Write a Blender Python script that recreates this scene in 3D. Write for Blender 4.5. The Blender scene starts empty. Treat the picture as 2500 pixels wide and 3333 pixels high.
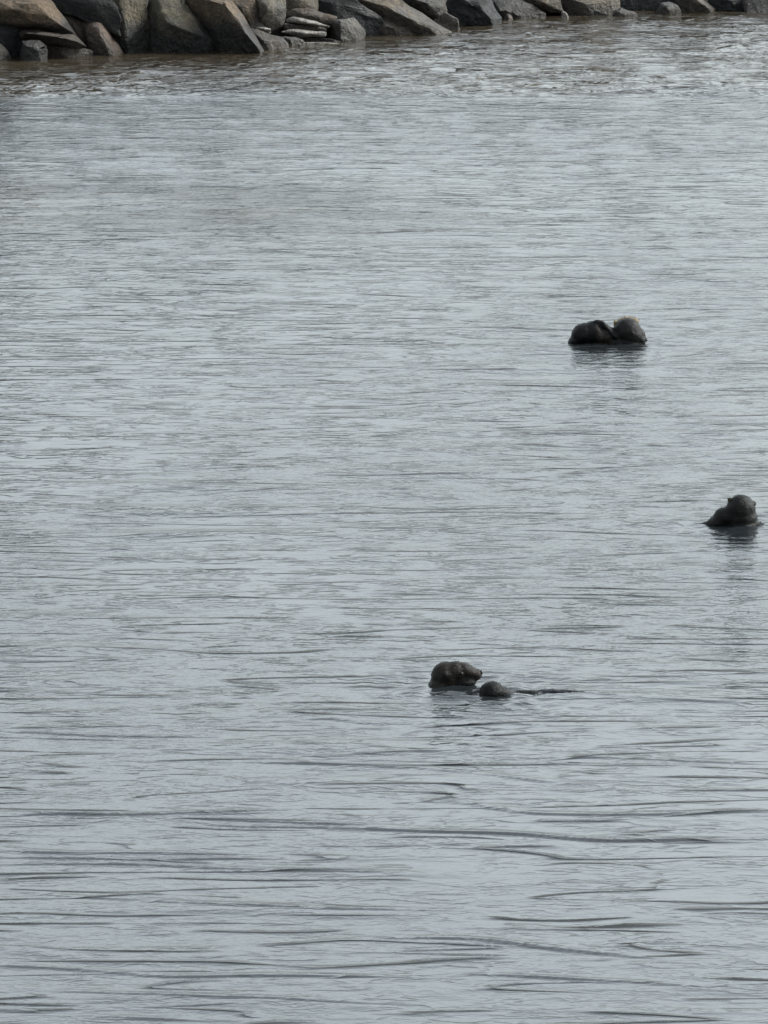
import bpy, bmesh, math, random
import numpy as np
from mathutils import Vector, noise as mnoise

R = math.radians
scene = bpy.context.scene
col = scene.collection
rng = np.random.default_rng(7)
random.seed(7)

# ------------------------------------------------------------------ camera
CAM_H, PITCH, FPX = 5.4, R(8.7), 25000.0          # 5.4 m above the water, long lens
cd = bpy.data.cameras.new('camera'); cam = bpy.data.objects.new('camera', cd); col.objects.link(cam)
cd.sensor_fit = 'HORIZONTAL'; cd.sensor_width = 36; cd.lens = 360
cd.clip_start = 0.5; cd.clip_end = 5000
cam.location = (0, 0, CAM_H); cam.rotation_euler = (R(90) - PITCH, 0, 0)
scene.camera = cam
scene.render.resolution_x = 768; scene.render.resolution_y = 1024

# ------------------------------------------------------------------ sky, sun, exposure
SUN_EL, SUN_AZ = 38, 76          # azimuth clockwise from +Y (the view direction)
w = bpy.data.worlds.new('World'); scene.world = w; w.use_nodes = True
nt = w.node_tree; N = nt.nodes; L = nt.links; N.clear()
sky = N.new('ShaderNodeTexSky'); sky.sky_type = 'NISHITA'; sky.sun_disc = False
sky.sun_elevation = R(SUN_EL); sky.sun_rotation = R(SUN_AZ)
sky.air_density = 1.0; sky.dust_density = 4.0; sky.ozone_density = 1.0
hs = N.new('ShaderNodeHueSaturation'); hs.inputs['Saturation'].default_value = 0.18
L.new(sky.outputs[0], hs.inputs['Color'])
tc = N.new('ShaderNodeTexCoord'); mp = N.new('ShaderNodeMapping'); mp.inputs['Scale'].default_value = (1, 1, 3.2)
L.new(tc.outputs['Generated'], mp.inputs[0])
cn = N.new('ShaderNodeTexNoise'); cn.inputs['Scale'].default_value = 2.6; cn.inputs['Detail'].default_value = 5
L.new(mp.outputs[0], cn.inputs['Vector'])
cr = N.new('ShaderNodeValToRGB')
cr.color_ramp.elements[0].position = 0.34; cr.color_ramp.elements[0].color = (0.63, 0.69, 0.718, 1)
cr.color_ramp.elements[1].position = 0.66; cr.color_ramp.elements[1].color = (1.0, 1.070, 1.085, 1)
L.new(cn.outputs[0], cr.inputs[0])
mx = N.new('ShaderNodeMix'); mx.data_type = 'RGBA'; mx.blend_type = 'MULTIPLY'; mx.inputs[0].default_value = 1
L.new(hs.outputs[0], mx.inputs[6]); L.new(cr.outputs[0], mx.inputs[7])
bg = N.new('ShaderNodeBackground'); bg.inputs[1].default_value = 0.15
L.new(mx.outputs[2], bg.inputs[0])
wo = N.new('ShaderNodeOutputWorld'); L.new(bg.outputs[0], wo.inputs[0])

sl = bpy.data.lights.new('sun', 'SUN'); sl.energy = 1.2; sl.angle = R(12); sl.color = (1, 0.95, 0.88)
so = bpy.data.objects.new('sun', sl); col.objects.link(so)
sd = Vector((math.sin(R(SUN_AZ)) * math.cos(R(SUN_EL)), math.cos(R(SUN_AZ)) * math.cos(R(SUN_EL)), math.sin(R(SUN_EL))))
so.rotation_euler = sd.to_track_quat('Z', 'Y').to_euler(); so.location = sd * 60

vs = scene.view_settings
vs.view_transform = 'Standard'; vs.look = 'None'; vs.gamma = 1; vs.use_curve_mapping = False
vs.exposure = 1.53

# ------------------------------------------------------------------ helpers
def ray(px, py):
    """direction of the photograph's pixel (2500 x 3333) in the world"""
    u = (px - 1250) / FPX; v = (1666.5 - py) / FPX
    c, s = math.cos(PITCH), math.sin(PITCH)
    return Vector((u, c + v * s, -s + v * c))
def ground(px, py, z=0.0):
    d = ray(px, py); t = (z - CAM_H) / d.z
    return Vector((d.x * t, d.y * t, z))
def at_depth(px, py, Y):
    d = ray(px, py); t = Y / d.y
    return Vector((d.x * t, Y, CAM_H + d.z * t))
def tag(o, label=None, cat=None, group=None, kind=None):
    if label: o['label'] = label
    if cat: o['category'] = cat
    if group: o['group'] = group
    if kind: o['kind'] = kind
    return o
def link(name, me, mat=None, parent=None):
    o = bpy.data.objects.new(name, me); col.objects.link(o)
    if mat: me.materials.append(mat)
    if parent: o.parent = parent
    return o
def new_mat(name):
    m = bpy.data.materials.new(name); m.use_nodes = True
    t = m.node_tree; return m, t.nodes, t.links, t.nodes['Principled BSDF']
def value_noise(x, y, seed):
    """smooth lattice noise in -1..1 for numpy arrays"""
    def h(i, j):
        n = (i * 374761393 + j * 668265263 + seed * 1442695041) & 0xFFFFFFFF
        n = ((n ^ (n >> 13)) * 1274126177) & 0xFFFFFFFF
        return ((n ^ (n >> 16)) & 0xFFFF) / 32767.5 - 1
    xi = np.floor(x).astype(np.int64); yi = np.floor(y).astype(np.int64)
    fx = x - xi; fy = y - yi
    fx = fx * fx * fx * (fx * (fx * 6 - 15) + 10); fy = fy * fy * fy * (fy * (fy * 6 - 15) + 10)
    a = h(xi, yi); b = h(xi + 1, yi); c = h(xi, yi + 1); d = h(xi + 1, yi + 1)
    return (a * (1 - fx) + b * fx) * (1 - fy) + (c * (1 - fx) + d * fx) * fy

# ------------------------------------------------------------------ water
def axis(parts):
    out = [parts[0][0]]
    for a, b, s0, s1 in parts:
        p = a
        while p < b:
            p += s0 + (s1 - s0) * (p - a) / (b - a)
            out.append(min(p, b))
    return np.array(out)
xs_half = axis([(0, 3.5, .030, .030), (3.5, 7, .035, .14), (7, 60, .15, 6), (60, 900, 8, 120)])
XS = np.concatenate([-xs_half[:0:-1], xs_half])
YS = axis([(-300, 0, 80, 12), (0, 21, 3, .03), (21, 32, .0082, .012), (32, 64, .013, .036), (64, 80, .05, 1), (80, 1500, 3, 200)])
X, Y = np.meshgrid(XS, YS)
def sm(a, b, v):
    t = np.clip((v - a) / (b - a), 0, 1); return t * t * (3 - 2 * t)
def waves():
    H = np.zeros_like(X)
    wx = X + .10 * value_noise(X * .9, Y * .5, 3) ; wy = Y + .09 * value_noise(X * .8 + 5, Y * .45, 4) + .03 * value_noise(X * 2.3, Y * 1.1, 5)
    # drawn out ripples: each octave is a bundle of waves whose amplitude comes and goes in patches
    for (lam, slope, n, spread, psc) in ((.75, .016, 6, 14, .5), (.36, .022, 8, 16, .9), (.20, .024, 9, 20, 1.3), (.115, .018, 9, 26, 2.0)):
        acc = np.zeros_like(X)
        for i in range(n):
            l = lam * math.exp(rng.normal(0, .22)); k = 2 * math.pi / l
            a = R(rng.normal(4, spread)); ph = rng.uniform(0, 6.28)
            acc += np.sin(k * (wx * math.sin(a) + wy * math.cos(a)) + ph)
        acc /= math.sqrt(n / 2)
        env = np.clip(.55 + .9 * value_noise(X * psc * .6 + lam * 50, Y * psc * .35, int(lam * 1000)), 0.05, 1.6)
        k = 2 * math.pi / lam
        c = .75                                    # crest sharpening
        sh = (np.exp(c * acc) - math.exp(c * c / 2)) / c / math.exp(c * c / 2) 
        H += slope / k * env * np.clip(sh, -3, 4)
    # calmer belt in mid water, choppier at the rocks
    return H
H = waves()
fine = (1 - sm(4.2, 7, np.abs(X))) * sm(18, 21.5, Y) * (1 - sm(66, 70, Y))
ampl = .55 + .15 * sm(30, 40, Y) + 2.0 * sm(54.7, 55.5, Y) * (.75 + .6 * value_noise(X * .9, Y * .6, 31))
H = H * ampl * fine
# drawn crests: (x, y of the photograph along the crest), height, front width in metres
CRESTS = [
 ([(950,2352),(1060,2330),(1180,2356),(1260,2362),(1370,2352)], .010, .035),
 ([(1400,2352),(1520,2392),(1700,2425)], .011, .035),
 ([(540,2660),(700,2690),(1250,2700)], .010, .035),
 ([(1100,2700),(1700,2715),(1950,2740),(2500,2730)], .013, .04),
 ([(1450,2600),(1700,2650),(2100,2655),(2480,2640)], .012, .04),
 ([(0,2645),(400,2655),(900,2635)], .008, .03),
 ([(0,2790),(420,2800),(900,2795)], .009, .03),
 ([(380,2930),(700,2945),(1100,2960),(1430,2963)], .011, .035),
 ([(0,2890),(200,2920),(480,2930)], .010, .035),
 ([(1020,3060),(1500,3050),(1800,3090),(2100,3120)], .011, .035),
 ([(0,3142),(260,3155),(540,3180),(900,3175),(1300,3182)], .012, .035),
 ([(230,3228),(640,3245),(1000,3255),(1250,3270)], .010, .03),
 ([(1550,3170),(1900,3190),(2300,3210)], .010, .03),
 ([(800,2480),(1400,2500),(1900,2560)], .008, .035),
 ([(1600,2470),(2000,2465),(2500,2490)], .007, .035),
 ([(0,2380),(300,2395),(700,2400)], .008, .03),
 ([(0,2652),(210,2652),(420,2650)], .012, .03), ([(560,2662),(900,2678),(1400,2695)], .010, .03),
 ([(0,2768),(180,2780),(480,2775),(760,2782)], .012, .03), ([(0,2813),(400,2812),(900,2836),(1250,2842)], .010, .03),
 ([(0,3284),(160,3290)], .012, .03), ([(310,3308),(680,3325)], .009, .03), ([(1020,2680),(1250,2695)], .009, .03),
 # wake of the otter in the foreground
 ([(1180,2216),(1300,2200),(1420,2210)], .010, .04),
 ([(1700,2240),(1850,2250),(2100,2275),(2400,2290)], .008, .05),
 ([(1600,2195),(1750,2205),(1950,2215),(2250,2225)], .006, .05),
 ([(1380,2300),(1550,2330),(1900,2320)], .005, .05),
]
def add_crests():
    global H
    iy0, iy1 = np.searchsorted(YS, 20), np.searchsorted(YS, 60)
    for pts, h, wd in CRESTS:
        wd *= .36; h *= .62
        P = [ground(a, b) for a, b in pts]
        px = np.array([p.x for p in P]); py = np.array([p.y for p in P])
        c0 = np.searchsorted(XS, px[0] - .2); c1 = np.searchsorted(XS, px[-1] + .2)
        x = XS[c0:c1]
        yc = np.interp(x, px, py)
        ker = np.hanning(15); ker /= ker.sum()
        yc = np.convolve(np.pad(yc, 7, mode='edge'), ker, 'valid') + .008 * value_noise(x * 5, x * 0 + h * 900, 9)
        fade = sm(px[0] - .15, px[0] + .22, x) * (1 - sm(px[-1] - .22, px[-1] + .15, x)) * (.75 + .35 * value_noise(x * 2.2, x * 0 + h * 3000, 8))
        r0 = np.searchsorted(YS, yc.min() - .6); r1 = np.searchsorted(YS, yc.max() + .9)
        dy = YS[r0:r1, None] - yc[None, :]
        prof = np.where(dy < 0, np.exp(-(dy / wd) ** 2), np.exp(-(dy / (wd * 4)) ** 2))
        H[r0:r1, c0:c1] += h * prof * fade[None, :]
add_crests()
for ax_, ay_, A_, k_ in ((1480, 2230, .0016, 55), (1610, 2276, .0013, 60), (2410, 1710, .0014, 45), (2040, 1115, .0012, 40)):
    c_ = ground(ax_, ay_); r_ = np.sqrt((X - c_.x) ** 2 + (Y - c_.y) ** 2)
    H += 1.7 * A_ * np.sin(k_ * r_ + .6 * value_noise(X * 3, Y * 3, 11)) * np.exp(-((r_ - .22) / .28) ** 2) * (r_ < 1.2)
    H += (.0022 * value_noise(X * 13, Y * 21, 21) + .0016 * value_noise(X * 24, Y * 34, 22)) * np.exp(-(r_ / .42) ** 2)
nv, nu = X.shape
co = np.stack([X, Y, H], -1).reshape(-1, 3).astype(np.float32)
idx = np.arange(nv * nu).reshape(nv, nu)
q = np.stack([idx[:-1, :-1], idx[:-1, 1:], idx[1:, 1:], idx[1:, :-1]], -1).reshape(-1, 4).astype(np.int32)
me = bpy.data.meshes.new('water')
me.vertices.add(len(co)); me.vertices.foreach_set('co', co.ravel())
me.loops.add(q.size); me.loops.foreach_set('vertex_index', q.ravel())
me.polygons.add(len(q)); me.polygons.foreach_set('loop_start', np.arange(0, q.size, 4, dtype=np.int32))
me.polygons.foreach_set('use_smooth', np.ones(len(q), dtype=bool))
me.update(calc_edges=True)

FINE_BELT = .5
m, N, L, P = new_mat('water')
P.inputs['Base Color'].default_value = (.013, .0145, .0155, 1)
P.inputs['Roughness'].default_value = .06
P.inputs['IOR'].default_value = 1.333
g = N.new('ShaderNodeNewGeometry')
def mapped(sx, sy, rot=0):
    mp = N.new('ShaderNodeMapping'); mp.inputs['Scale'].default_value = (sx, sy, 1); mp.inputs['Rotation'].default_value = (0, 0, R(rot))
    L.new(g.outputs['Position'], mp.inputs[0]); return mp.outputs[0]
def noise(vec, sc, det=3, rough=.55, dist=0):
    n = N.new('ShaderNodeTexNoise'); n.noise_dimensions = '2D'
    n.inputs['Scale'].default_value = sc; n.inputs['Detail'].default_value = det
    n.inputs['Roughness'].default_value = rough; n.inputs['Distortion'].default_value = dist
    L.new(vec, n.inputs['Vector']); return n.outputs[0]
def math_(op, a, b=None, clamp=False):
    n = N.new('ShaderNodeMath'); n.operation = op; n.use_clamp = clamp
    for i, v in enumerate((a, b)):
        if v is None: continue
        if isinstance(v, (int, float)): n.inputs[i].default_value = v
        else: L.new(v, n.inputs[i])
    return n.outputs[0]
def maprange(v, a, b, c, d, smooth=True):
    n = N.new('ShaderNodeMapRange'); n.interpolation_type = 'SMOOTHSTEP' if smooth else 'LINEAR'
    L.new(v, n.inputs[0])
    for i, t in enumerate((a, b, c, d)): n.inputs[i + 1].default_value = t
    return n.outputs[0]
sep = N.new('ShaderNodeSeparateXYZ'); L.new(g.outputs['Position'], sep.inputs[0])
def ridge(vec, sc, pw, det=2, dist=.2):
    """narrow wandering crests along the level line of a noise"""
    n = noise(vec, sc, det, .5, dist)
    a = math_('ABSOLUTE', math_('SUBTRACT', n, .5))
    return math_('POWER', math_('SUBTRACT', 1, math_('MULTIPLY', a, 2.2), True), pw)
def gate(vec, sc, lo, hi):
    return maprange(noise(vec, sc, 2), lo, hi, 0, 1)
r1 = math_('MULTIPLY', ridge(mapped(1, 4.8, 1), .8, 30, .6, .15), gate(mapped(1, 2.2, 0), 1.5, .42, .66))
r2 = math_('MULTIPLY', ridge(mapped(1, 2.0, -4), 3.2, 12), gate(mapped(1, 1.4, -8), 2.6, .42, .62))
r3 = math_('MULTIPLY', ridge(mapped(1, 1.5, 6), 7.5, 8), gate(mapped(1, 1.2), 3.1, .40, .60))
n1 = noise(mapped(1, 1.3, -3), 9.5, 2, .5)
n2 = noise(mapped(1, 1.5, -5), 38, 2, .6)
# wind: calm slicks and ruffled belts
patch = math_('MULTIPLY', maprange(noise(mapped(.5, .22), .8, 3), .35, .65, .5, 1.2), maprange(sep.outputs[1], 26, 34, .65, 1))
belt = math_('MULTIPLY', maprange(sep.outputs[1], 49.5, 51.5, 0, 1), maprange(sep.outputs[1], 54.9, 55.2, 1, 0))
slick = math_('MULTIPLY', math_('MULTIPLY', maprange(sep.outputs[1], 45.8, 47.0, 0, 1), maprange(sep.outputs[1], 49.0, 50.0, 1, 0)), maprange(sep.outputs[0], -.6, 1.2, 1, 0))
shore = maprange(math_('ADD', sep.outputs[1], math_('MULTIPLY', noise(mapped(.6, .5), 1.1, 4), 1.4)), 55.4, 56.3, 0, 1)
gain = math_('ADD', patch, math_('MULTIPLY', belt, FINE_BELT))
gain = math_('MULTIPLY', gain, math_('ADD', 1, math_('MULTIPLY', math_('MULTIPLY', slick, maprange(noise(mapped(.6, 1.3), 1.0, 4), .35, .6, .2, 1)), 1.5)))
h = math_('ADD', math_('MULTIPLY', n1, .0036), math_('MULTIPLY', n2, .0010))
h = math_('MULTIPLY', h, gain)
niso = noise(mapped(1, .6, 12), 5.5, 2, .5, .4)
h = math_('ADD', h, math_('MULTIPLY', math_('MULTIPLY', niso, shore), math_('MULTIPLY', gate(mapped(.7, .5), 1.1,   .30, .58), .060)))
far = maprange(sep.outputs[1], 28, 42, 0, 1)
rr = math_('ADD', math_('MULTIPLY', math_('MULTIPLY', r1, maprange(sep.outputs[1], 28, 36, 1.5, 1)), .0075), math_('MULTIPLY', math_('ADD', math_('MULTIPLY', r2, .0030), math_('MULTIPLY', r3, .0017)), maprange(sep.outputs[1], 25, 34, .45, 1)))
h = math_('ADD', h, math_('MULTIPLY', rr, math_('ADD', 1, math_('MULTIPLY', shore, 1.0))))
b = N.new('ShaderNodeBump'); b.inputs['Strength'].default_value = 1; b.inputs['Distance'].default_value = 1
# brown near shore: silty shallows plus painted rock reflections; left band: painted reflection
shal_refl = math_('MAXIMUM', math_('MULTIPLY', maprange(math_('ADD', sep.outputs[1], math_('MULTIPLY', noise(mapped(.6, .5), .9, 5), 3.0)), 55.6, 57.6, 0, 1), 1), math_('MULTIPLY', math_('MULTIPLY', slick, .75), maprange(noise(mapped(.8, 1.6), 1.2, 4), .4, .6, 0, 1)))
mxw = N.new('ShaderNodeMix'); mxw.data_type = 'RGBA'; L.new(shal_refl, mxw.inputs[0])
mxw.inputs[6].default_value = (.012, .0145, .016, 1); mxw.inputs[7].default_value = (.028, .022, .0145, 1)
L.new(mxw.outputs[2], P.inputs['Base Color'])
L.new(h, b.inputs['Height']); L.new(b.outputs[0], P.inputs['Normal'])
water_mat = m
wo_ = link('water', me, m); tag(wo_, kind='structure', label='grey rippled harbour water under an overcast sky')

# ------------------------------------------------------------------ rocks
def rock_mat(name, c1, c2, c3, wet=.35, band=(.06, .20)):
    m, N, L, P = new_mat(name)
    tc = N.new('ShaderNodeTexCoord'); g = N.new('ShaderNodeNewGeometry')
    def nz(sc, det, rough=.6, src=tc.outputs['Object']):
        n = N.new('ShaderNodeTexNoise'); n.inputs['Scale'].default_value = sc; n.inputs['Detail'].default_value = det
        n.inputs['Roughness'].default_value = rough; L.new(src, n.inputs['Vector']); return n
    a = nz(4.5, 6); r = N.new('ShaderNodeValToRGB')
    r.color_ramp.elements[0].position = .3; r.color_ramp.elements[0].color = (*c1, 1)
    r.color_ramp.elements[1].position = .7; r.color_ramp.elements[1].color = (*c2, 1)
    e = r.color_ramp.elements.new(.5); e.color = (*c3, 1)
    L.new(a.outputs[0], r.inputs[0])
    sp = nz(38, 6, .75); r2 = N.new('ShaderNodeMapRange'); L.new(sp.outputs[0], r2.inputs[0])
    for i, t in enumerate((.32, .68, .38, 1.25)): r2.inputs[i + 1].default_value = t
    mm = N.new('ShaderNodeMix'); mm.data_type = 'RGBA'; mm.blend_type = 'MULTIPLY'; mm.inputs[0].default_value = 1
    L.new(r.outputs[0], mm.inputs[6]); L.new(r2.outputs[0], mm.inputs[7])
    # tide line: wet weed-darkened rock low down, plus painted underside shade on tan and olive
    s = N.new('ShaderNodeSeparateXYZ'); L.new(g.outputs['Position'], s.inputs[0])
    tn = nz(2.2, 4, src=g.outputs['Position'])
    ad = N.new('ShaderNodeMath'); ad.operation = 'MULTIPLY_ADD'; L.new(tn.outputs[0], ad.inputs[0]); ad.inputs[1].default_value = .7; ad.inputs[2].default_value = -.27
    sb = N.new('ShaderNodeMath'); sb.operation = 'SUBTRACT'; L.new(s.outputs[2], sb.inputs[0]); L.new(ad.outputs[0], sb.inputs[1])
    wr = N.new('ShaderNodeMapRange'); wr.interpolation_type = 'SMOOTHSTEP'; L.new(sb.outputs[0], wr.inputs[0])
    for i, t in enumerate((band[0], band[1], wet, 1)): wr.inputs[i + 1].default_value = t
    m2 = N.new('ShaderNodeMix'); m2.data_type = 'RGBA'; m2.blend_type = 'MULTIPLY'; m2.inputs[0].default_value = 1
    L.new(mm.outputs[2], m2.inputs[6]); L.new(wr.outputs[0], m2.inputs[7])
    L.new(m2.outputs[2], P.inputs['Base Color'])
    rr = N.new('ShaderNodeMapRange'); L.new(wr.outputs[0], rr.inputs[0])
    for i, t in enumerate((wet, 1, .45, .9)): rr.inputs[i + 1].default_value = t
    L.new(rr.outputs[0], P.inputs['Roughness'])
    bn = nz(16, 8, .65); bp = N.new('ShaderNodeBump'); bp.inputs['Strength'].default_value = .9; bp.inputs['Distance'].default_value = .09
    L.new(bn.outputs[0], bp.inputs['Height']); L.new(bp.outputs[0], P.inputs['Normal'])
    return m
RM = {
 'tan':   rock_mat('tan_rock', (.038,.027,.016), (.155,.106,.063), (.095,.066,.040), .11, (.07, .27)),
 'pink':  rock_mat('pinkish_rock', (.08,.055,.038), (.19,.13,.09), (.13,.088,.062), .4),
 'olive': rock_mat('olive_grey_rock', (.026,.024,.015), (.13,.104,.062), (.070,.058,.036), .08, (.08, .30)),
 'drab':  rock_mat('drab_rock', (.045,.036,.024), (.15,.117,.078), (.09,.071,.048), .45, (-.02, .10)),
 'grey':  rock_mat('grey_rock', (.045,.040,.029), (.16,.135,.098), (.095,.081,.059), .3),
 'brown': rock_mat('brown_rock', (.03,.021,.014), (.115,.080,.054), (.066,.047,.033), .5),
 'pale':  rock_mat('pale_rock', (.16,.15,.13), (.36,.34,.30), (.26,.24,.21), .85),
 'dark':  rock_mat('dark_rock_gap_shade', (.002,.002,.002), (.014,.014,.012), (.006,.0065,.006), .5),  # black rocks, and near-black painted in for shade in gaps between rocks
}
SHORE = [(-900,215),(0,194),(150,194),(300,176),(480,166),(850,165),(930,150),(1100,138),(1200,114),(1400,112),(1480,100),(1630,68),(1750,68),(2000,54),(2250,44),(2500,44),(3400,30)]
def shore_y(px):
    return ground(1250, float(np.interp(px, [a for a, b in SHORE], [b for a, b in SHORE]))).y
def make_rock(name, pts3, mat, origin, seed, rough=.012, cuts=3, cutsn=6):
    """convex body from 3-D points, subdivided and weathered"""
    bm = bmesh.new()
    for p in pts3: bm.verts.new(p - origin)
    r = bmesh.ops.convex_hull(bm, input=bm.verts)
    junk = [v for v in bm.verts if not v.link_faces]
    bmesh.ops.delete(bm, geom=junk, context='VERTS')
    ctr = sum((v.co for v in bm.verts), Vector()) / len(bm.verts); rr_ = random.Random(seed * 7 + 1)
    for _ in range(cutsn):
        n = Vector((rr_.gauss(0, .8), -abs(rr_.gauss(.5, .6)), rr_.gauss(.1, .7))).normalized()
        dd = [(v.co - ctr).dot(n) for v in bm.verts]; sup = max(dd)
        if sup < .02: continue
        bmesh.ops.bisect_plane(bm, geom=list(bm.verts) + list(bm.edges) + list(bm.faces), plane_co=ctr + n * sup * rr_.uniform(.86, .96), plane_no=n, clear_outer=True)
        bnd = [e for e in bm.edges if e.is_boundary]
        if bnd: bmesh.ops.contextual_create(bm, geom=bnd)
    size = max((v.co.length for v in bm.verts), default=.3)
    bmesh.ops.bevel(bm, geom=list(bm.edges), offset=min(.007, size * .03), segments=1, affect='EDGES')
    bmesh.ops.triangulate(bm, faces=bm.faces)
    bmesh.ops.subdivide_edges(bm, edges=[e for e in bm.edges if e.calc_length() > .05], cuts=cuts, use_grid_fill=True)
    bmesh.ops.triangulate(bm, faces=bm.faces)
    bm.normal_update()
    for v in bm.verts:
        q = v.co * 5 + Vector((seed * 3.1, seed * 1.7, 0))
        d = mnoise.fractal(q, .9, 2.1, 4) * rough * 2
        st = math.sin((v.co.z + .4 * v.co.x + mnoise.noise(q * .6) * .1) * 60) * rough * .15
        v.co += v.normal * (d + st)
    me = bpy.data.meshes.new(name); bm.to_mesh(me); bm.free()
    me.polygons.foreach_set('use_smooth', np.ones(len(me.polygons), dtype=bool))
    me.set_sharp_from_angle(angle=R(32))
    o = link(name, me, mat); o.location = origin
    return o
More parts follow.
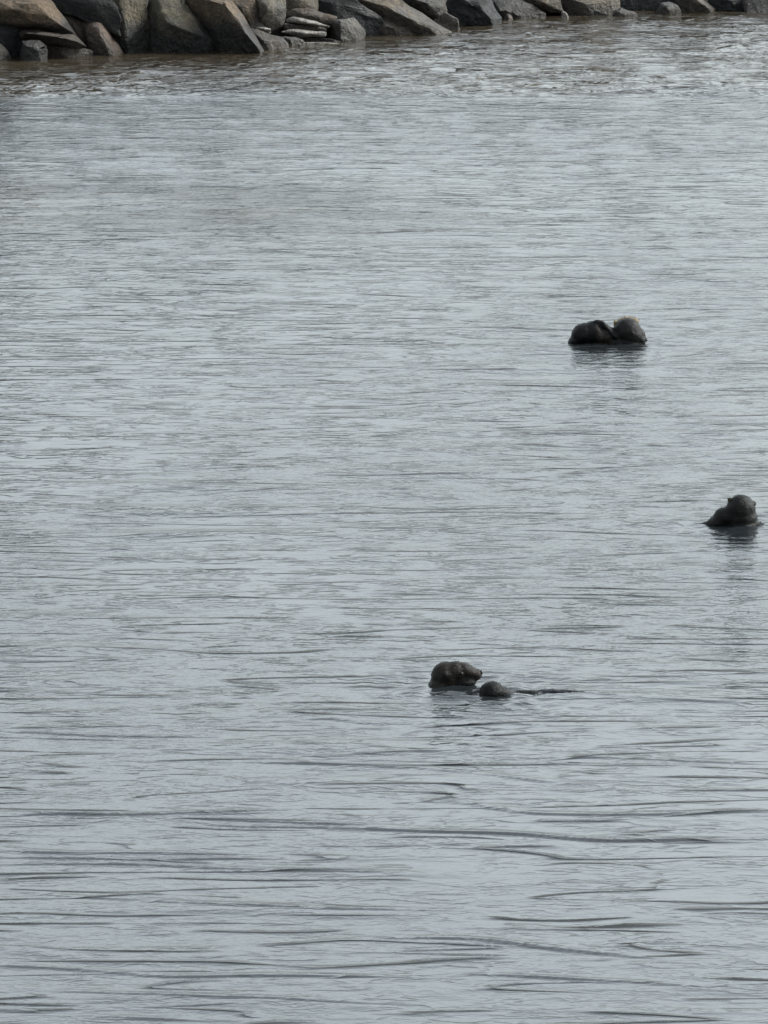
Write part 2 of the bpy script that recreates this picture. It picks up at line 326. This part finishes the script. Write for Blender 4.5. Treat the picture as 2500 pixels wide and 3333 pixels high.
# label, material, metres behind the waterline, reaches the water?, outline, ridge points (px, py, metres in front of the outline), thickness
ROCKS = [
 ('large tan and pink rock leaning out over a dark gap at the left edge','tan',.30,0,[(-140,20),(-60,-130),(60,-140),(140,-30),(187,36),(223,75),(250,116),(241,118),(181,104),(120,84),(60,81),(0,66),(-100,70)],[(105,20,.16),(112,78,.12),(40,30,.14),(200,80,.1)],.6),
 ('flat brown slab pointing right under the large tan rock','brown',.16,0,[(60,108),(78,97),(120,99),(241,116),(284,151),(256,152),(211,140),(145,141),(72,126)],[(90,108,.1),(200,120,.1),(255,138,.06)],.5),
 ('small squarish olive boulder at the waterline under the brown slab','olive',.0,1,[(69,126),(126,130),(145,151),(151,181),(150,200),(72,200),(65,169)],[(90,145,.07),(125,155,.07)],.3),
 ('low dark brown rock at the waterline right of the squarish olive boulder','brown',.08,1,[(130,141),(211,134),(256,150),(300,165),(290,200),(135,200)],[(200,155,.06)],.3),
 ('rock in the gap at the left edge, its shade painted black','dark',.28,1,[(-90,60),(0,62),(62,82),(66,110),(75,125),(70,200),(-90,210)],[(10,110,.05)],.4),  # near-black colour stands for the shade in this gap
 ('small grey rock half cut off by the left edge at the waterline','grey',.02,1,[(-60,130),(0,142),(22,160),(33,186),(30,200),(-60,205)],[(-10,165,.06)],.3),
 ('brown wedge of rock between the large tan rock and the upright grey and pink rock','brown',.22,1,[(180,24),(225,52),(268,70),(290,100),(300,190),(245,190),(230,80)],[(255,95,.04)],.3),
 ('upright rock with a grey face and a pink right edge at the waterline','pink',.03,1,[(268,72),(290,66),(325,68),(347,81),(365,118),(401,167),(400,190),(285,190),(281,145),(272,100)],[(306,76,.10),(362,165,.16),(290,130,.09)],.4),
 ('big rock with a black left face and a tan right shoulder','olive',.12,1,[(240,-90),(330,-110),(440,-100),(474,-10),(483,60),(482,120),(478,190),(400,190),(330,110),(345,10)],[(395,60,.10),(420,150,.12),(385,-20,.10)],.6),
 ('black piece added for the dark left face of the big rock','dark',.06,0,[(150,-60),(200,-110),(345,-110),(372,10),(396,60),(392,120),(360,78),(290,62),(262,66),(225,50),(188,34),(165,0)],[(300,20,.03)],.5),  # separate piece standing in for the big rock's own left face
 ('broad rock with a sloping grey top and black wet base with painted shade','olive',.06,1,[(480,-80),(560,-70),(600,0),(626,30),(652,88),(690,108),(711,130),(692,166),(690,190),(472,190),(480,100),(473,27)],[(520,62,.16),(600,95,.18),(660,118,.16),(500,150,.10),(690,140,.10)],.5),
 ('narrow grey splinter of rock leaning against the broad rock','grey',.12,0,[(618,22),(628,24),(668,78),(694,104),(688,110),(660,98),(640,60)],[(650,66,.05)],.3),
 ('tall diagonal tan rock with a sharp ridge running down to the water','tan',.10,1,[(590,-90),(720,-110),(760,10),(800,82),(858,155),(864,190),(700,190),(708,128),(690,102),(660,60),(610,0)],[(733,14,.22),(790,92,.24),(845,160,.20),(700,90,.10)],.6),
 ('tan slab behind the tall diagonal rock','tan',.30,1,[(715,-90),(825,-90),(824,50),(830,90),(870,112),(860,190),(790,120),(740,20)],[(790,30,.06)],.4),
 ('rounded grey boulder above the brown rock right of the diagonal ridge','grey',.28,0,[(822,-50),(870,-85),(925,-50),(932,35),(918,84),(884,100),(830,92),(818,54)],[(870,20,.14),(850,60,.1)],.5),
 ('small pale flat stone wedged below the rounded grey boulder','pale',.20,0,[(832,90),(860,88),(884,93),(880,100),(838,98)],[(860,94,.03)],.15),
 ('low smooth brown rock sloping into the water right of the diagonal ridge','brown',.06,1,[(800,92),(850,98),(920,121),(940,140),(932,190),(820,190)],[(860,130,.10)],.5),
 ('upper brown slab of the layered stack','brown',.40,0,[(930,46),(955,32),(1010,28),(1095,58),(1085,82),(1010,70),(940,66)],[(1010,48,.04)],.5),
 ('upper pale slab of the layered stack, sloping down to the right','pale',.33,0,[(928,62),(952,52),(1010,62),(1080,84),(1070,93),(1000,87),(932,76)],[(1000,73,.05)],.45),
 ('dark brown slab between the two pale slabs of the layered stack','brown',.30,0,[(925,76),(1000,84),(1060,92),(1065,104),(1000,100),(920,96)],[],.4),
 ('lower pale slab of the layered stack','pale',.24,0,[(914,101),(940,96),(1000,97),(1064,103),(1060,118),(1000,122),(968,120),(915,108)],[(990,108,.05)],.45),
 ('small grey wedge of rock at the foot of the layered stack','grey',.12,1,[(900,118),(930,112),(965,120),(988,132),(975,150),(905,160)],[(940,126,.04)],.3),
 ('tan ledge just above the water below the layered stack','tan',.16,1,[(970,120),(1060,122),(1110,134),(1120,150),(970,155)],[],.3),
 ('thin pale slab lying along the waterline below the layered stack','pale',.03,1,[(930,140),(1000,137),(1110,140),(1130,143),(1100,152),(940,152)],[],.25),
 ('blocky grey boulder right of the layered stack','grey',.10,1,[(1066,112),(1074,82),(1097,66),(1152,62),(1168,78),(1187,110),(1186,150),(1090,155)],[(1105,72,.12),(1108,130,.12),(1165,120,.08)],.4),
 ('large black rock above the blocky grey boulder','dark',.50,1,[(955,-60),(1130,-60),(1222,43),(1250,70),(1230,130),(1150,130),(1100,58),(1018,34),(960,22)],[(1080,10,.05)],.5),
 ('long tan rock sloping down to the right to the water','drab',.20,1,[(1110,-70),(1260,-70),(1290,14),(1360,63),(1440,92),(1475,103),(1470,125),(1380,125),(1300,100),(1222,50)],[(1260,22,.18),(1350,70,.18),(1440,105,.12)],.6),
 ('low rounded brown rock under the long sloping tan rock','brown',.04,1,[(1195,92),(1214,68),(1261,55),(1310,74),(1370,98),(1380,130),(1200,130)],[(1235,80,.08),(1290,90,.08)],.35),
 ('thin pale splinter lying along the top of the long sloping rock','pale',.34,0,[(1275,2),(1320,18),(1398,62),(1385,67),(1310,30)],[(1330,32,.04)],.25),
 ('grey block above the lower end of the long sloping rock','grey',.45,0,[(1290,-60),(1430,-70),(1458,35),(1445,72),(1406,68),(1350,34)],[(1390,10,.1)],.5),
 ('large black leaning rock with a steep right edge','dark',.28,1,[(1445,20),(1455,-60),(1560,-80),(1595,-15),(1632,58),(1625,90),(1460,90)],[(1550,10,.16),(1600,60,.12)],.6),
 ('dark brown low rock at the foot of the black leaning rock','brown',.20,1,[(1400,72),(1450,40),(1490,62),(1500,110),(1400,120)],[],.3),
 ('tan rock standing right of the black leaning rock','tan',.32,1,[(1590,-50),(1660,-40),(1720,18),(1780,44),(1760,90),(1634,90),(1612,30)],[(1625,20,.1),(1690,50,.08)],.5),
 ('small round tan cobble at the foot of the black leaning rock','pink',.12,1,[(1640,50),(1650,40),(1664,44),(1672,60),(1668,80),(1642,80)],[(1655,52,.03)],.1),
 ('black piece in the crevice between two tan rocks','dark',.24,1,[(1640,15),(1690,14),(1706,40),(1712,85),(1660,85),(1645,40)],[],.2),
 ('mottled olive rock wedged above the tan rock','drab',.40,0,[(1695,-40),(1822,-50),(1836,42),(1783,44),(1725,20)],[(1770,10,.08)],.5),
 ('broad dark brown rock right of the mottled olive rock','drab',.36,1,[(1822,-50),(1960,-60),(2020,0),(2010,56),(1995,80),(1860,80),(1828,30)],[(1900,12,.12)],.6),
 ('black piece in the hollow low at the water below the broad dark brown rock','dark',.22,1,[(1868,34),(1940,30),(1985,48),(1975,80),(1875,80)],[],.2),
 ('small pale pointed stone at the waterline','pale',.10,1,[(1828,34),(1842,40),(1850,54),(1846,80),(1830,80)],[],.1),
 ('low pale mound of rock awash left of the round pale boulder','grey',.08,1,[(1990,44),(2018,20),(2045,32),(2070,46),(2070,75),(1985,80)],[(2020,34,.05)],.3),
 ('void behind the round pale boulder, its shade painted black','dark',.45,1,[(2000,-60),(2230,-60),(2235,60),(2005,60)],[],.4),  # dark void filled with black to give its shade
 ('small round pale boulder at the waterline','grey',.06,1,[(2136,36),(2150,13),(2180,7),(2208,20),(2220,36),(2222,70),(2138,70)],[(2175,22,.07)],.25),
 ('dark rock with a pale sloping edge right of the round pale boulder','drab',.22,1,[(2190,-60),(2262,-50),(2300,10),(2328,28),(2330,60),(2216,60)],[(2262,-5,.12),(2310,28,.1)],.5),
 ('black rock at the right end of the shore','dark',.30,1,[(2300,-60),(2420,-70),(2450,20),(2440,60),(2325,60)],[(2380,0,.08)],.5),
 ('dark brown rock cut off by the right edge of the picture','brown',.30,1,[(2430,-60),(2600,-70),(2620,50),(2600,60),(2440,60)],[(2520,5,.08)],.5),
]
for k, (label, mk, back, wet, outl, ridge, thick) in enumerate(ROCKS):
    cx = sum(p[0] for p in outl) / len(outl)
    Yp = shore_y(cx) + back
    pts = [at_depth(px, max(py, -22), Yp) for px, py in outl]
    c = sum(pts, Vector()) / len(pts)
    pts += [at_depth(px, py, Yp - f * 1.6) for px, py, f in ridge]
    for p in list(pts[:len(outl)]):
        q = c + (p - c) * .8; q.y += thick * random.uniform(.6, 1); q.z -= .05; pts.append(q)
        if wet and p.z < .06:
            pts.append(Vector((p.x, p.y + .02, -.3)))
    o = make_rock('rock', pts, RM[mk], Vector((c.x, c.y, c.z)), k + 1, rough=.007 if mk == 'pale' or len(ridge) == 0 else .011, cutsn=0 if len(ridge) < 2 else (2 if thick >= .5 else 5))
    tag(o, label, 'rock', 'boulders of the breakwater along the far shore')

# the rest of the breakwater: beyond the frame, seen only as reflections or from a step aside
def blob(seed, sx, sy, sz):
    r = random.Random(seed); pts = []
    for i in range(16):
        v = Vector((r.gauss(0, 1), r.gauss(0, 1), r.gauss(0, 1))).normalized() * r.uniform(.85, 1.1)
        pts.append(Vector((v.x * sx, v.y * sy, v.z * sz)))
    return pts
keys = ['tan', 'olive', 'brown', 'grey', 'pink', 'olive', 'brown']
protos = []
for i in range(8):
    o = make_rock('rock', blob(i + 40, .42, .38, .30), RM[keys[i % 7]], Vector((0, 0, 0)), 60 + i, rough=.014, cuts=2)
    protos.append(o)
used = set(); 
def bank_rock(x, y, z, s, look):
    i = random.randrange(8)
    o = protos[i] if i not in used else protos[i].copy()
    if i in used: col.objects.link(o)
    used.add(i)
    o.location = (x, y, z); o.scale = (s * random.uniform(.9, 1.3), s, s * random.uniform(.8, 1.1))
    o.rotation_euler = (random.uniform(-.4, .4), random.uniform(-.5, .5), random.uniform(0, 6.28))
    tag(o, 'weathered breakwater boulder higher up the bank, above the rocks at the waterline', 'rock', 'boulders higher up the breakwater')
def top_of(x):   # crest height of the bank: higher on the left
    return 1.2 if x < -3.2 else max(.08, 1.2 - 1.4 * (x + 3.2))
for row in range(4):
    n = 18
    for i in range(n):
        x = -7.5 + 15 * (i + .5 * (row % 2)) / n + random.uniform(-.15, .15)
        px = 1250 + x / 58 * FPX
        z = .28 + row * .30 + random.uniform(-.05, .05); y = shore_y(px) + 1.15 + row * .38
        if row == 0 and not (-80 < px < 2580): z = .12; y -= .5
        if z > top_of(x) + .3: continue
        bank_rock(x, y, z, random.uniform(.8, 1.15), 0)
for sgn in (-1, 1):
    for i in range(6):
        x = sgn * (3.3 + i * .62); px = 1250 + x / 58 * FPX
        bank_rock(x, shore_y(px) + .25, .02, random.uniform(.9, 1.2), 0)
# earth core of the bank
gx = np.linspace(-40, 40, 81); prof = [(.55, -.6), (.9, .1), (1.4, .40), (2.6, .9), (4.5, 1.1), (14, 1.1), (60, .9), (61, -1)]
vv = []; ff = []
for x in gx:
    sy = shore_y(1250 + max(-8, min(8, x)) / 58 * FPX)
    for a, b in prof: vv.append((x, sy + a, b * (1 if b < .5 else min(1, .25 + .75 * top_of(x) / 1.3)) + .05 * math.sin(x * 3 + a * 2)))
k = len(prof)
for i in range(len(gx) - 1):
    for j in range(k - 1): ff.append((i * k + j, (i + 1) * k + j, (i + 1) * k + j + 1, i * k + j + 1))
me = bpy.data.meshes.new('embankment'); me.from_pydata(vv, [], ff); me.update()
m, N, L, P = new_mat('dark_gravel'); n = N.new('ShaderNodeTexNoise'); n.inputs['Scale'].default_value = 9; n.inputs['Detail'].default_value = 8
r = N.new('ShaderNodeValToRGB'); r.color_ramp.elements[0].color = (.012, .011, .010, 1); r.color_ramp.elements[1].color = (.06, .052, .042, 1)
L.new(n.outputs[0], r.inputs[0]); L.new(r.outputs[0], P.inputs['Base Color']); P.inputs['Roughness'].default_value = .95
e = link('embankment', me, m); tag(e, kind='structure')

# ------------------------------------------------------------------ sea otters
def fur_mat():
    m, N, L, P = new_mat('wet_fur')
    a = N.new('ShaderNodeAttribute'); a.attribute_name = 'coat'
    tc = N.new('ShaderNodeTexCoord'); mp = N.new('ShaderNodeMapping'); mp.inputs['Scale'].default_value = (1, 1, 1.6)
    L.new(tc.outputs['Object'], mp.inputs[0])
    n = N.new('ShaderNodeTexNoise'); n.inputs['Scale'].default_value = 85; n.inputs['Detail'].default_value = 6; n.inputs['Roughness'].default_value = .7
    L.new(mp.outputs[0], n.inputs['Vector'])
    r = N.new('ShaderNodeMapRange'); L.new(n.outputs[0], r.inputs[0])
    for i, t in enumerate((.3, .7, .6, 1.45)): r.inputs[i + 1].default_value = t
    mm = N.new('ShaderNodeMix'); mm.data_type = 'RGBA'; mm.blend_type = 'MULTIPLY'; mm.inputs[0].default_value = 1
    L.new(a.outputs['Color'], mm.inputs[6]); L.new(r.outputs[0], mm.inputs[7]); L.new(mm.outputs[2], P.inputs['Base Color'])
    P.inputs['Roughness'].default_value = .35; P.inputs['Specular IOR Level'].default_value = .12
    b = N.new('ShaderNodeBump'); b.inputs['Strength'].default_value = .6; b.inputs['Distance'].default_value = .008
    L.new(n.outputs[0], b.inputs['Height']); L.new(b.outputs[0], P.inputs['Normal'])
    return m
FUR = fur_mat()
m, N, L, P = new_mat('wet_black_skin'); P.inputs['Base Color'].default_value = (.003, .003, .003, 1); P.inputs['Roughness'].default_value = .5
SKIN = m
def make_otter(label, anchor, lumps, eyes=(), nose=(), nfur=2600, voxel=.0055, seed=0):
    """lumps: (centre, radii, tilt about Y in degrees, coat colour) merged into one skin"""
    root = bpy.data.objects.new('sea_otter', None); col.objects.link(root); root.location = anchor
    root.empty_display_size = .1
    tag(root, label, 'sea otter', 'sea otters resting in the water')
    bm = bmesh.new(); info = []
    for c, rad, tilt, colr in lumps:
        r = bmesh.ops.create_icosphere(bm, subdivisions=4, radius=1)
        ct, st = math.cos(R(tilt)), math.sin(R(tilt))
        for v in r['verts']:
            x, y, z = v.co.x * rad[0], v.co.y * rad[1], v.co.z * rad[2]
            v.co = Vector((x * ct - z * st + c[0], y + c[1], x * st + z * ct + c[2]))
        info.append((Vector(c), rad, ct, st, colr))
    me = bpy.data.meshes.new('t'); bm.to_mesh(me); bm.free()
    tmp = bpy.data.objects.new('t', me); col.objects.link(tmp)
    md = tmp.modifiers.new('r', 'REMESH'); md.mode = 'VOXEL'; md.voxel_size = voxel; md.use_smooth_shade = True
    ms = tmp.modifiers.new('s', 'SMOOTH'); ms.factor = .6; ms.iterations = 5
    dg = bpy.context.evaluated_depsgraph_get()
    me2 = bpy.data.meshes.new_from_object(tmp.evaluated_get(dg)); bpy.data.objects.remove(tmp)
    def colour(p):
        tot = 0; acc = [0, 0, 0]
        for c, rad, ct, st, cl in info:
            d = p - c; x = d.x * ct + d.z * st; z = -d.x * st + d.z * ct
            f = (x / rad[0]) ** 2 + (d.y / rad[1]) ** 2 + (z / rad[2]) ** 2
            wgt = 1 / max(abs(f - .9), .05) ** 3 if f < 3 else 1e-6
            tot += wgt
            for i in range(3): acc[i] += wgt * cl[i]
        return [a / tot for a in acc]
    nr = [v.normal.copy() for v in me2.vertices]
    cols = []
    for v in me2.vertices:
        q = v.co * 22 + Vector((seed, 0, 0)); k = .6 * (1 + .35 * mnoise.noise(q))
        cl = colour(v.co); cols.append([c * k for c in cl])
    for v, n_ in zip(me2.vertices, nr):
        v.co += n_ * (mnoise.fractal(v.co * 30 + Vector((seed, 0, 0)), 1, 2, 3) * .0022)
    at = me2.color_attributes.new('coat', 'FLOAT_COLOR', 'POINT')
    at.data.foreach_set('color', np.array([[*c, 1] for c in cols], dtype=np.float32).ravel())
    me2.polygons.foreach_set('use_smooth', np.ones(len(me2.polygons), dtype=bool))
    me2.name = 'body'; me2.materials.clear()
    body = link('body', me2, FUR, root)
    # guard hairs, clumped by the wet
    r_ = random.Random(seed + 3); V = []; F = []; C = []
    above = [i for i, v in enumerate(me2.vertices) if v.co.z > -.01]
    for _ in range(nfur):
        i = r_.choice(above); p = me2.vertices[i].co; n_ = nr[i]
        d = (n_ * .55 + Vector((r_.gauss(0, .45), r_.gauss(0, .3), -.35 + r_.gauss(0, .45)))).normalized()
        ln = r_.uniform(.003, .007) * (2.2 if cols[i][0] > .05 else 1); s = n_.cross(d)
        if s.length < .05: continue
        s = s.normalized() * .0013; b0 = len(V)
        V += [p + s - n_ * .002, p - s - n_ * .002, p + d * ln]; F.append((b0, b0 + 1, b0 + 2))
        cl = cols[i]; C += [cl, cl, [min(1, c * 1.25) for c in cl]]
    mf = bpy.data.meshes.new('fur'); mf.from_pydata([tuple(v) for v in V], [], F); mf.update()
    at = mf.color_attributes.new('coat', 'FLOAT_COLOR', 'POINT')
    at.data.foreach_set('color', np.array([[*c, 1] for c in C], dtype=np.float32).ravel())
    fo = link('fur', mf, FUR, root); fo['kind'] = 'stuff'
    for nm, lst in (('eye', eyes), ('nose', nose)):
        for c, rad in lst:
            bm = bmesh.new(); rr = bmesh.ops.create_icosphere(bm, subdivisions=3, radius=1)
            for v in rr['verts']: v.co = Vector((v.co.x * rad[0], v.co.y * rad[1], v.co.z * rad[2]))
            mm_ = bpy.data.meshes.new(nm); bm.to_mesh(mm_); bm.free()
            mm_.polygons.foreach_set('use_smooth', np.ones(len(mm_.polygons), dtype=bool))
            o = link(nm, mm_, SKIN, root); o.location = c
    return root
HEAD = (.017, .0135, .0105); DARK = (.004, .0045, .0045); BODY = (.007, .0065, .006); GOLD_RIM = (.22, .155, .068); BLK = (.001, .001, .0013); TAUPE = (.026, .020, .018)

# foreground otter: head in profile to the right, hump of its body and tail breaking the surface beside it
make_otter('lowest otter, head in profile facing right, with a dark hump and thin tail beside it',
  ground(1475, 2228), [
    ((-.028, 0, .032), (.062, .055, .062), 0, HEAD),
    ((.010, 0, .050), (.052, .048, .046), -8, HEAD),
    ((.046, 0, .060), (.046, .038, .029), -20, (.019, .0145, .0115)),
    ((.070, 0, .047), (.046, .036, .026), -14, (.019, .0145, .0115)),
    ((.097, 0, .041), (.020, .027, .024), 0, (.019, .0145, .0115)),
    ((.046, -.004, .008), (.05, .042, .026), 12, DARK),
    ((-.034, -.052, .046), (.011, .008, .012), 0, BLK), ((-.034, .052, .046), (.011, .008, .012), 0, BLK),
    ((-.022, -.044, .034), (.016, .012, .022), -30, BLK),
    ((-.052, 0, -.02), (.055, .06, .05), 0, HEAD),
    ((-.02, 0, -.07), (.075, .07, .06), 0, BODY),
    ((.06, -.08, -.09), (.10, .10, .06), 0, BODY),
    ((.13, -.17, -.06), (.09, .09, .07), 0, DARK),
    ((.155, -.22, .005), (.052, .05, .047), 0, DARK),
    ((.195, -.22, -.002), (.06, .04, .032), -22, BODY),
    ((.25, -.21, -.014), (.06, .03, .020), -8, BODY),
    ((.295, -.20, .000), (.07, .024, .013), 0, DARK),
    ((.34, -.19, -.003), (.09, .022, .013), 0, DARK),
    ((.42, -.19, .004), (.085, .020, .011), -3, (.03, .032, .04)),
    ((.50, -.20, .001), (.06, .012, .007), -4, DARK),
  ], eyes=[((.034, -.043, .052), (.0065, .005, .0065)), ((.034, .043, .052), (.0065, .005, .0065))],
  nose=[((.115, 0, .051), (.007, .014, .009))], seed=1)

# right-hand otter, head upright, chest lump to its left
make_otter('otter at the right edge, tall domed head upright with a low shoulder hump left',
  ground(2410, 1708), [
    ((.002, 0, .070), (.068, .066, .070), 0, (.009,.0095,.008)),
    ((.006, 0, .030), (.072, .066, .055), 0, BODY),
    ((-.052, -.01, .118), (.011, .009, .014), 25, (.05, .035, .022)),
    ((.064, .0, .100), (.010, .008, .012), 0, (.03, .028, .025)),
    ((.01, 0, -.03), (.085, .08, .06), 0, DARK),
    ((-.075, 0, .035), (.050, .05, .046), 10, (.008,.0085,.007)),
    ((-.105, 0, .01), (.06, .045, .036), 30, BODY),
    ((-.15, 0, -.006), (.07, .03, .022), 14, DARK),
    ((-.20, 0, -.006), (.055, .022, .012), 4, DARK),
    ((.085, 0, -.008), (.05, .04, .022), -18, DARK),
    ((-.04, .05, -.09), (.12, .16, .07), 0, BODY),
  ], seed=2)

# far otter: dark body dome at the left with a black forelimb, head at the right with a backlit rim painted on blond fur
make_otter('farthest otter, golden-topped head at right, black forelimb laid over its dark body',
  ground(2045, 1114), [
    ((-.005, 0, .062), (.074, .070, .072), 0, (.012, .011, .010)),
    ((.018, 0, .035), (.076, .066, .058), 0, (.012, .011, .010)),
    ((.062, -.01, .018), (.036, .04, .032), -25, (.008,.010,.0095)),
    ((.000, .032, .108), (.060, .045, .028), 0, GOLD_RIM),
    ((-.064, .02, .085), (.014, .014, .036), 15, GOLD_RIM),
    ((.0, 0, -.03), (.10, .08, .055), 0, DARK),
    ((-.235, 0, .045), (.075, .07, .062), 12, DARK),
    ((-.19, 0, .052), (.07, .07, .066), 0, DARK),
    ((-.265, 0, .022), (.075, .05, .036), 34, DARK),
    ((-.13, 0, .035), (.07, .065, .058), 0, (.016, .0125, .0105)),
    ((-.165, -.050, .050), (.026, .022, .046), 24, TAUPE),
    ((-.16, -.02, .110), (.032, .022, .017), -8, BLK),
    ((-.125, -.035, .090), (.034, .022, .018), -48, BLK),
    ((-.098, -.04, .060), (.034, .022, .018), -50, BLK),
    ((-.074, -.04, .038), (.03, .022, .016), -40, BLK),
    ((-.17, .02, -.05), (.17, .11, .06), 0, DARK),
    ((-.06, 0, .0), (.08, .06, .035), 0, BODY),
  ], eyes=[((.022, -.068, .060), (.006, .005, .006))], nose=[((.098, -.01, .014), (.008, .014, .010))], seed=3)
